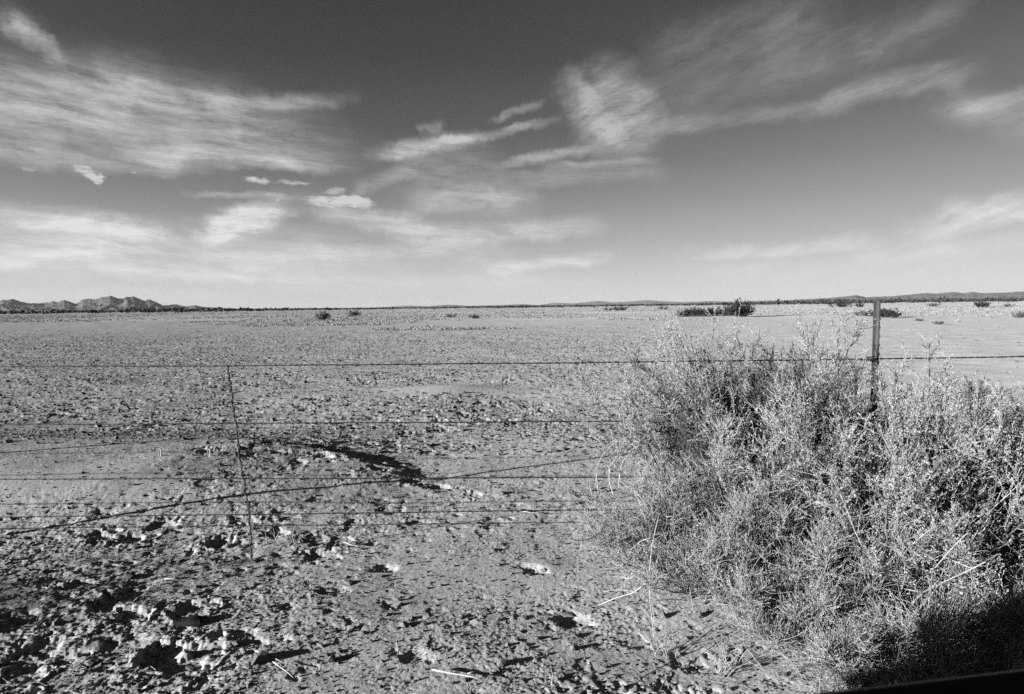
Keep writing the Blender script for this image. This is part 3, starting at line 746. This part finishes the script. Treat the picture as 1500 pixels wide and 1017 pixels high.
# ------------------------------------------------------------------ mountains
def mountains(name, sky, Dm, depth, mat, nx=420, ny=120, seed=0, rugged=1.):
    xs = np.array([s[0] for s in sky], float); hs = np.array([max(hz(a)-b, 0) for a, b in sky])
    u = np.linspace(xs[0], xs[-1], nx); v = np.linspace(0, 1, ny)
    az = np.arctan((u-750)/1000)
    tanx = (u-750)/1000
    top = np.interp(u, xs, hs)
    top = top+(top/14)**.8*1.5*fbm(u*.07, u*0, seed+31, 5, .6)*rugged
    top = np.maximum(top, 0)
    Yg = Dm-depth*.5+depth*v
    X = tanx[None, :]*Yg[:, None]; Y = np.repeat(Yg[:, None], nx, 1)
    sc = 1/(depth*.22)
    env = ss(0, .55, v)*ss(1.02, .62, v)
    ridge = 1-np.abs(fbm(X*sc, Y*sc, seed, 5, .55))*2.1
    ridge = np.clip(ridge, 0, 1.2)
    crest = top[None, :]/1000*Dm
    spur = env[:, None]**(.8+1.5*(1-ridge)*rugged)
    Z = crest*spur*(1-.38*rugged*(1-ridge)*(1-.65*np.exp(-((v-.58)/.06)**2))[:, None])
    Z = Z+crest.mean()*.06*fbm(X*sc*5, Y*sc*5, seed+9, 4, .6)*env[:, None]*rugged
    Z = np.maximum(Z, 0)*ss(0, .03, np.minimum(np.linspace(0, 1, nx), 1-np.linspace(0, 1, nx)))[None, :]-2
    V = np.stack([X, Y, Z], -1).reshape(-1, 3)
    i = (np.arange(ny-1)[:, None]*nx+np.arange(nx-1)[None, :]).ravel()
    link(name, mesh_np(name, V, np.stack([i, i+1, i+1+nx, i+nx], -1)), M[mat], kind='structure')
mountains('mountain_range', [(-160, 452), (-90, 446), (-30, 442), (0, 441), (12, 438.5), (20, 437.5), (34, 441), (48, 444), (68, 443), (80, 439.5), (88, 442), (97, 438), (106, 442.5), (113, 445), (124, 438), (134, 436.5), (142, 438), (152, 435), (163, 432.5), (174, 436), (183, 437.5), (189, 434), (197, 432.5), (206, 437), (214, 439.5), (222, 438.5), (230, 442), (240, 447), (250, 446.5), (260, 445), (275, 448.5), (288, 446.5), (300, 449.5), (312, 450), (330, 451.8), (350, 453), (370, 453.2), (395, 453.1)], 9000, 3600, 'rock', seed=500, rugged=.95)
mountains('foothills', [(-160, 452), (-60, 449), (0, 445), (20, 447), (45, 451), (65, 454), (85, 457), (100, 457)], 7000, 900, 'rock', 160, 60, seed=540, rugged=.5)
mountains('right_hills', [(1110, 443), (1150, 440), (1190, 437.5), (1220, 436), (1243, 433), (1254, 432), (1268, 435), (1300, 434), (1325, 432), (1350, 428.5), (1372, 430), (1395, 427), (1410, 428.5), (1424, 427), (1440, 429), (1470, 428.5), (1500, 426), (1560, 424), (1640, 428)], 13000, 4200, 'hill', 360, 80, seed=560, rugged=.5)
mountains('distant_range', [(520, 451.5), (560, 450), (600, 447.6), (630, 448.5), (655, 446), (690, 448), (730, 447), (765, 445.5), (790, 447), (812, 443.5), (840, 444.5), (875, 440.8), (900, 443), (925, 441.5), (948, 439.5), (975, 441.5), (1000, 442.5), (1040, 441), (1080, 442), (1120, 440), (1160, 440), (1200, 441)], 26000, 5000, 'hill', 360, 60, seed=580, rugged=.5)

# ------------------------------------------------------------------ the car the picture is taken from
def car():
    root = link('parked_car', None, None, loc=(0, .5, 0), label='dark parked car of which only the shaded window sill shows at bottom right', category='car')
    root.rotation_euler = (0, 0, math.atan(.07))
    # side outline of the body, then the cabin
    body = [(-3.5, .42), (-3.68, .7), (-3.69, 1.05), (-3.61, 1.2), (-1.0, 1.18), (0, 1.231), (.236, 1.2585), (.40, 1.269), (.7, 1.284), (1.15, 1.29), (2.15, 1.12), (2.5, .95), (2.55, .6), (2.45, .42)]
    yy = [(-1.82, .0), (-1.86, .02), (-.04, .02), (0., 0.)]
    def loft(outline, secs, closed=True):
        n = len(outline); c = np.mean(outline, 0); V = []
        for y, sh in secs:
            V += [[x+(c[0]-x)*sh*.06, y, z-(.02 if sh else 0)*(z > 1)] for x, z in outline]
        F = [[k*n+s, k*n+(s+1) % n, (k+1)*n+(s+1) % n, (k+1)*n+s] for k in range(len(secs)-1) for s in range(n)]
        return V, F, n
    import bmesh
    def prism(outline, y0, y1, bev):
        bm = bmesh.new()
        vs = [bm.verts.new((x, y0, z)) for x, z in outline]; f = bm.faces.new(vs)
        r = bmesh.ops.extrude_face_region(bm, geom=[f])
        for e in r['geom']:
            if isinstance(e, bmesh.types.BMVert): e.co.y = y1
        bmesh.ops.recalc_face_normals(bm, faces=bm.faces)
        if bev: bmesh.ops.bevel(bm, geom=bm.edges[:], offset=bev, segments=3, affect='EDGES', clamp_overlap=True)
        me = bpy.data.meshes.new('part'); bm.to_mesh(me); bm.free()
        for p in me.polygons: p.use_smooth = False
        return me
    link('body', prism(body, -1.8, -.012, .03), M['paint'], root)
    # weather strip along the window opening
    V, F = join([poly_tube([(x, -.012, z+.004) for x, z in ((-.8, 1.185), (-.3, 1.195), (0, 1.232), (.236, 1.2595), (.4, 1.270), (.7, 1.285), (1.05, 1.29))], .012, .012, 8)])
    link('window_sill', mesh_np('window_sill', V, F), M['trim'], root)
    roof = [(-3.62, 1.22), (-3.52, 1.45), (-3.27, 1.64), (-2.7, 1.79), (-1.2, 1.92), (-.2, 1.94), (.45, 1.92), (.5, 1.88), (-.2, 1.89), (-1.2, 1.85), (-2.7, 1.73), (-3.19, 1.58), (-3.42, 1.43), (-3.52, 1.2)]
    link('roof', prism(roof, -1.68, -.16, .012), M['paint'], root)
    rear = [(-3.52, 1.205), (-3.42, 1.44), (-3.19, 1.59), (-2.7, 1.74), (-1.3, 1.86), (-1.2, 1.2)]
    link('side_panel', prism(rear, -.17, -.05, .01), M['paint'], root)
    link('side_panel', prism(rear, -1.75, -1.63, .01), M['paint'], root)
    for y in (-.06, -1.7):
        V, F = poly_tube([(1.2, y, 1.29), (.85, y-.0, 1.6), (.45, y-.08*(1 if y > -1 else -1), 1.9)], .035, .03, 8)
        link('pillar', mesh_np('pillar', V, F), M['paint'], root)
    for x in (-2.5, 1.65):
        for y in (-.2, -1.62):
            t = np.linspace(0, 2*np.pi, 25)[:-1]
            prof = [(.20, -.10), (.33, -.11), (.35, -.07), (.35, .07), (.33, .11), (.20, .10)]
            V = np.array([[x+r*math.cos(a), y+w, .35+r*math.sin(a)] for a in t for r, w in prof]); n = 6
            F = [[i*n+s, i*n+(s+1) % n, ((i+1) % 24)*n+(s+1) % n, ((i+1) % 24)*n+s] for i in range(24) for s in range(n)]
            wh = link('wheel', mesh_np('wheel', V, np.array(F)), M['trim'], root)
car()

# ------------------------------------------------------------------ sky
w = bpy.data.worlds.new('World'); scene.world = w; w.use_nodes = True
nt = w.node_tree; N = nt.nodes; L = nt.links
bg = N['Background']; bg.inputs['Strength'].default_value = .1
sky = N.new('ShaderNodeTexSky'); sky.sky_type = 'NISHITA'; sky.sun_disc = False
sky.sun_elevation = R(SUN_EL); sky.sun_rotation = math.atan2(TO_SUN.x, TO_SUN.y); sky.air_density = 1.0; sky.dust_density = .6
def mth(op, a, b=None, c=None, clamp=False):
    n = N.new('ShaderNodeMath'); n.operation = op; n.use_clamp = clamp
    for i, v in enumerate((a, b, c)):
        if v is None: continue
        if isinstance(v, (int, float)): n.inputs[i].default_value = v
        else: L.new(v, n.inputs[i])
    return n.outputs[0]
def ramp(v, pts):
    r = N.new('ShaderNodeValToRGB'); e = r.color_ramp.elements
    e[0].position, e[0].color = pts[0][0], (pts[0][1],)*3+(1,); e[1].position, e[1].color = pts[-1][0], (pts[-1][1],)*3+(1,)
    for p, c in pts[1:-1]:
        k = e.new(p); k.color = (c, c, c, 1)
    L.new(v, r.inputs[0]); return r.outputs[0]
def mr(v, a, b, lo, hi, smooth=False):
    r = N.new('ShaderNodeMapRange'); r.interpolation_type = 'SMOOTHSTEP' if smooth else 'LINEAR'
    for k, q in (('From Min', a), ('From Max', b), ('To Min', lo), ('To Max', hi)): r.inputs[k].default_value = q
    L.new(v, r.inputs['Value']); return r.outputs['Result']
tc = N.new('ShaderNodeTexCoord'); sep = N.new('ShaderNodeSeparateXYZ'); L.new(tc.outputs['Generated'], sep.inputs[0])
X_, Y_, Z_ = sep.outputs
el = mth('MULTIPLY', mth('ARCSINE', Z_), 180/math.pi)
az = mth('MULTIPLY', mth('ARCTAN2', X_, Y_), 180/math.pi)
# the red-filtered black and white sky: the Nishita sky carries the light, a contrast curve sets how deep the zenith falls
EXPO = 2.3
srgb = N.new('ShaderNodeSeparateColor'); L.new(sky.outputs[0], srgb.inputs[0])
SKYMODE = 'final'
zc = mth('MAXIMUM', Z_, 0)
def lin(v): v /= 255; return ((v+.055)/1.055)**2.4 if v > .04 else v/12.92
tone = ramp(zc, [(0, lin(208)), (.02, lin(204)), (.05, lin(190)), (.098, lin(162)), (.147, lin(134)), (.194, lin(110)), (.245, lin(90)), (.33, lin(69)), (.42, lin(58)), (.7, lin(46)), (1, lin(40))])
# sky is darkest at a right angle to the sun, paler to the right
azf = mr(az, -15, 45, 1.0, 1.7, True)
azl = mr(az, -20, -45, 0.0, .2, True)
upper = mr(Z_, .0, .3, .25, 1, True)
side = mth('ADD', 1, mth('MULTIPLY', upper, mth('ADD', mth('SUBTRACT', azf, 1), azl)))
clear = mth('MULTIPLY', tone, side)
# cirrus
comb = N.new('ShaderNodeCombineXYZ'); L.new(az, comb.inputs[0]); L.new(el, comb.inputs[1])
def noise(vec, s, d=6, r=.6, dist=0., scale=(1, 1, 1), rot=0., loc=(0, 0, 0)):
    mp = N.new('ShaderNodeMapping'); mp.inputs['Scale'].default_value = scale; mp.inputs['Location'].default_value = loc
    vr = N.new('ShaderNodeVectorRotate'); vr.rotation_type = 'Z_AXIS'; vr.inputs['Angle'].default_value = -R(rot)
    L.new(vec, vr.inputs['Vector']); L.new(vr.outputs[0], mp.inputs['Vector'])
    n = N.new('ShaderNodeTexNoise'); n.inputs['Scale'].default_value = s; n.inputs['Detail'].default_value = d
    n.inputs['Roughness'].default_value = r; n.inputs['Distortion'].default_value = dist
    L.new(mp.outputs[0], n.inputs['Vector']); return n
wn = noise(comb.outputs[0], .12, 4, .55)
wv = N.new('ShaderNodeVectorMath'); wv.operation = 'SUBTRACT'; wv.inputs[1].default_value = (.5, .5, .5); L.new(wn.outputs['Color'], wv.inputs[0])
wm = N.new('ShaderNodeVectorMath'); wm.operation = 'MULTIPLY'; wm.inputs[1].default_value = (3.4, 1.5, 0); L.new(wv.outputs[0], wm.inputs[0])
wa = N.new('ShaderNodeVectorMath'); wa.operation = 'ADD'; L.new(comb.outputs[0], wa.inputs[0]); L.new(wm.outputs[0], wa.inputs[1])
w2 = noise(comb.outputs[0], .7, 5, .6)
w2s = N.new('ShaderNodeVectorMath'); w2s.operation = 'MULTIPLY_ADD'; w2s.inputs[1].default_value = (2.6, .9, 0); w2s.inputs[2].default_value = (-1.3, -.45, 0); L.new(w2.outputs['Color'], w2s.inputs[0])
w3 = N.new('ShaderNodeVectorMath'); w3.operation = 'ADD'; L.new(wa.outputs[0], w3.inputs[0]); L.new(w2s.outputs[0], w3.inputs[1])
WARP = w3.outputs[0]
wh = N.new('ShaderNodeVectorMath'); wh.operation = 'MULTIPLY_ADD'; wh.inputs[1].default_value = (.5, .6, 0); L.new(wm.outputs[0], wh.inputs[0]); L.new(comb.outputs[0], wh.inputs[2])
SOFT = wh.outputs[0]
def azel(px, py):
    v = ray(px, py).normalized(); return math.degrees(math.atan2(v.x, v.y)), math.degrees(math.asin(v.z))
def blob(px, py, rx, ry, rot, wt, vec=None):
    a, e = azel(px, py); k = .0573*math.cos(R(a))**2
    mp = N.new('ShaderNodeMapping'); mp.vector_type = 'TEXTURE'
    mp.inputs['Location'].default_value = (a, e, 0); mp.inputs['Rotation'].default_value = (0, 0, R(rot)); mp.inputs['Scale'].default_value = (rx*k, ry*.0573, 1)
    L.new(vec or WARP, mp.inputs['Vector'])
    g = N.new('ShaderNodeTexGradient'); g.gradient_type = 'SPHERICAL'; L.new(mp.outputs[0], g.inputs[0])
    s = mr(g.outputs['Fac'], 0, .75, 0, 1, True)
    return mth('MULTIPLY', s, wt)
def total(lst):
    t = lst[0]
    for b in lst[1:]: t = mth('ADD', t, b)
    return t
def streak(x0, y0, x1, y1, wu, wd, wt, bend=0., vec=None):
    """one drawn-out ribbon of cirrus between two directions in the sky, soft above and below by its own amounts"""
    a0, e0 = azel(x0, y0); a1, e1 = azel(x1, y1)
    mp = N.new('ShaderNodeMapping'); mp.vector_type = 'TEXTURE'
    mp.inputs['Location'].default_value = ((a0+a1)/2, (e0+e1)/2, 0); mp.inputs['Rotation'].default_value = (0, 0, math.atan2(e1-e0, a1-a0))
    mp.inputs['Scale'].default_value = (math.hypot(a1-a0, e1-e0)/2, .0573, 1)
    L.new(vec or WARP, mp.inputs['Vector'])
    sp = N.new('ShaderNodeSeparateXYZ'); L.new(mp.outputs[0], sp.inputs[0])
    y = sp.outputs['Y']
    if bend:
        y = mth('SUBTRACT', y, mth('MULTIPLY', mth('SUBTRACT', 1, mth('MULTIPLY', sp.outputs['X'], sp.outputs['X'])), bend))
    m = mth('MAXIMUM', mth('MULTIPLY', y, 1/wu), mth('MULTIPLY', y, -1/wd))
    return mth('MULTIPLY', mth('MULTIPLY', mr(m, 1.7, .1, 0, 1, True), mr(mth('ABSOLUTE', sp.outputs['X']), 1.12, .45, 0, 1, True)), wt)
left = [streak(-160, 150, 520, 240, 52, 16, .62, 6), streak(-60, 225, 330, 247, 18, 9, .42), streak(150, 225, 520, 248, 14, 7, .40), streak(130, 112, 525, 142, 11, 9, .50, -14), streak(60, 95, 420, 175, 34, 26, .26), streak(-100, 130, 260, 130, 36, 30, .34), streak(-60, 212, 90, 214, 14, 10, .35),
        streak(15, 18, 102, 90, 9, 12, .62), streak(-10, 10, 70, 60, 16, 14, .30),
        streak(530, 238, 712, 203, 12, 9, .62, 5), streak(545, 240, 740, 236, 22, 18, .22), streak(600, 208, 822, 172, 5, 6, .52, -5), streak(722, 176, 796, 150, 5, 5, .38), streak(610, 192, 650, 186, 8, 6, .35), streak(715, 243, 900, 206, 6, 7, .55), streak(790, 243, 968, 233, 6, 7, .42), streak(690, 262, 990, 250, 10, 12, .26), streak(515, 280, 606, 252, 10, 8, .34),
        streak(590, 300, 790, 288, 14, 14, .32), streak(610, 352, 905, 330, 14, 10, .48), streak(705, 396, 910, 373, 10, 7, .58), streak(550, 325, 780, 405, 26, 26, .26), streak(430, 296, 660, 348, 14, 12, .50), streak(570, 265, 800, 310, 30, 30, .22),
        streak(-60, 318, 255, 348, 16, 10, .75, 6), streak(-60, 365, 260, 358, 22, 20, .5), blob(345, 328, 85, 28, 12, .85), streak(282, 350, 440, 305, 22, 7, .5), streak(265, 285, 445, 291, 4, 4, .38), streak(-100, 402, 520, 404, 12, 10, .36), streak(180, 374, 640, 388, 16, 14, .26), streak(-50, 345, 560, 372, 30, 24, .34), streak(300, 415, 900, 412, 14, 14, .35), streak(-100, 430, 400, 428, 8, 10, .35), streak(100, 392, 420, 400, 8, 8, .34), streak(400, 372, 700, 362, 9, 9, .34), streak(-80, 385, 160, 380, 10, 8, .55)]
right = [blob(900, 160, 95, 80, -55, .72), streak(828, 88, 915, 215, 8, 34, .5), streak(860, 185, 1240, 50, 46, 40, .22), streak(940, 70, 1230, 8, 26, 28, .26), streak(1165, 165, 1450, 92, 11, 15, .55, 6), streak(930, 185, 1230, 160, 12, 9, .30), streak(1100, 100, 1320, 60, 30, 30, .20),
         streak(1360, 140, 1540, 185, 22, 22, .40), streak(1390, 170, 1540, 120, 9, 12, .45), streak(1240, 95, 1430, -10, 20, 22, .26), streak(1320, 348, 1560, 306, 20, 10, .62), streak(1360, 308, 1560, 306, 12, 16, .50), streak(990, 380, 1320, 352, 12, 5, .60), streak(1230, 378, 1560, 352, 12, 9, .44), streak(980, 398, 1560, 392, 18, 18, .30)]
sl = noise(SOFT, .20, 10, .6, .1, (1, 7, 1), -5); sr = noise(SOFT, .2, 10, .6, .1, (1, 4.5, 1), 20)
fine = noise(SOFT, .9, 8, .68, .15, (1, 6, 1), 2)
fib = noise(SOFT, 2.4, 6, .68, .2, (1, 6, 1), -8); fib2 = noise(SOFT, 2.2, 6, .68, .2, (1, 4, 1), 24)
iso = noise(WARP, .32, 9, .62, .4, (1, 2.2, 1), 0, (5, 3, 1))
def cloud(lst, st, k, fb):
    env = mth('MINIMUM', total(lst), 1.05)
    tex = mth('ADD', mth('MULTIPLY', mth('SUBTRACT', st.outputs['Fac'], .5), 2.0), mth('ADD', mth('MULTIPLY', mth('SUBTRACT', fine.outputs['Fac'], .5), .8), mth('ADD', mth('MULTIPLY', mth('SUBTRACT', fb.outputs['Fac'], .5), .4), mth('MULTIPLY', mth('SUBTRACT', iso.outputs['Fac'], .5), 1.3))))
    d = mth('MULTIPLY', env, mth('ADD', k, tex))
    return mr(d, 0.0, .9, 0, .92)
ca = mth('MAXIMUM', cloud(left, sl, .76, fib), mth('MULTIPLY', cloud(right, sr, .72, fib2), .88))
# small bright puffs, crisp edges
pv = noise(comb.outputs[0], .55, 6, .6)
pm = N.new('ShaderNodeVectorMath'); pm.operation = 'MULTIPLY_ADD'; pm.inputs[1].default_value = (2.4, 1.3, 0); pm.inputs[2].default_value = (-1.2, -.65, 0); L.new(pv.outputs['Color'], pm.inputs[0])
pa = N.new('ShaderNodeVectorMath'); pa.operation = 'ADD'; L.new(comb.outputs[0], pa.inputs[0]); L.new(pm.outputs[0], pa.inputs[1]); PV = pa.outputs[0]
puffs = [blob(128, 252, 34, 12, -22, .9, PV), blob(145, 262, 18, 10, 0, .6, PV), blob(375, 263, 30, 6, 2, .8, PV), blob(432, 266, 40, 5, 0, .6, PV), blob(487, 294, 75, 14, 0, .85, PV), blob(525, 298, 45, 12, -12, .6, PV), blob(405, 290, 10, 6, 0, .6, PV), blob(490, 279, 28, 5, 0, .5, PV), blob(35, 243, 35, 8, -14, .45, PV), blob(345, 330, 70, 24, 14, .5, PV), blob(598, 388, 20, 4, 8, .4, PV), blob(1420, 322, 90, 30, 6, .45, PV), blob(195, 253, 8, 3, 0, .5, PV), blob(60, 318, 40, 8, 0, .45, PV)]
PT = total(puffs)
cp = mth('MULTIPLY', mr(mth('MULTIPLY', PT, mth('ADD', 1.05, mth('MULTIPLY', mth('SUBTRACT', fine.outputs['Fac'], .5), 3.))), .08, 1.1, 0, 1, True), .7)
alpha = mth('MAXIMUM', ca, cp)
alpha = mth('MULTIPLY', alpha, mr(Z_, 0.0, .03, .55, 1))
ccol = ramp(zc, [(0, lin(228)), (.06, lin(234)), (.14, lin(226)), (.22, lin(205)), (.30, lin(184)), (.42, lin(170)), (1, lin(120))])
ccol = mth('MULTIPLY', ccol, mth('ADD', 1, mth('MULTIPLY', cp, .12)))
mixc = N.new('ShaderNodeMix'); mixc.data_type = 'FLOAT'
L.new(alpha, mixc.inputs['Factor']); L.new(clear, mixc.inputs['A']); L.new(ccol, mixc.inputs['B'])
# scale from picture values to scene light
SKYGAIN = 1/(2**EXPO)/.1
lum = mth('MULTIPLY', mixc.outputs['Result'], SKYGAIN)
# the open sky behind the camera follows the Nishita sky through a red filter
front = mr(Y_, -.35, .15, 0, 1, True)
nis = mth('MULTIPLY', srgb.outputs[0], .10)
mf = N.new('ShaderNodeMix'); mf.data_type = 'FLOAT'; L.new(front, mf.inputs['Factor']); L.new(nis, mf.inputs['A']); L.new(lum, mf.inputs['B'])
L.new(mf.outputs['Result'], bg.inputs['Color'])
w.cycles.sampling_method = 'MANUAL'; w.cycles.sample_map_resolution = 512

sl_ = bpy.data.lights.new('sun', 'SUN'); sl_.energy = 5.0; sl_.angle = R(.42); sl_.color = (1, 1, 1)
so = bpy.data.objects.new('sun', sl_); COL.objects.link(so)
so.rotation_euler = (-TO_SUN).to_track_quat('-Z', 'Y').to_euler()

# ------------------------------------------------------------------ picture settings
vs = scene.view_settings
vs.view_transform = 'Standard'; vs.look = 'None'; vs.exposure = EXPO; vs.gamma = 1; vs.use_curve_mapping = False
scene.cycles.max_bounces = 6; scene.cycles.diffuse_bounces = 2; scene.cycles.transparent_max_bounces = 4
scene.cycles.use_denoising = False
scene.cycles.use_adaptive_sampling = False
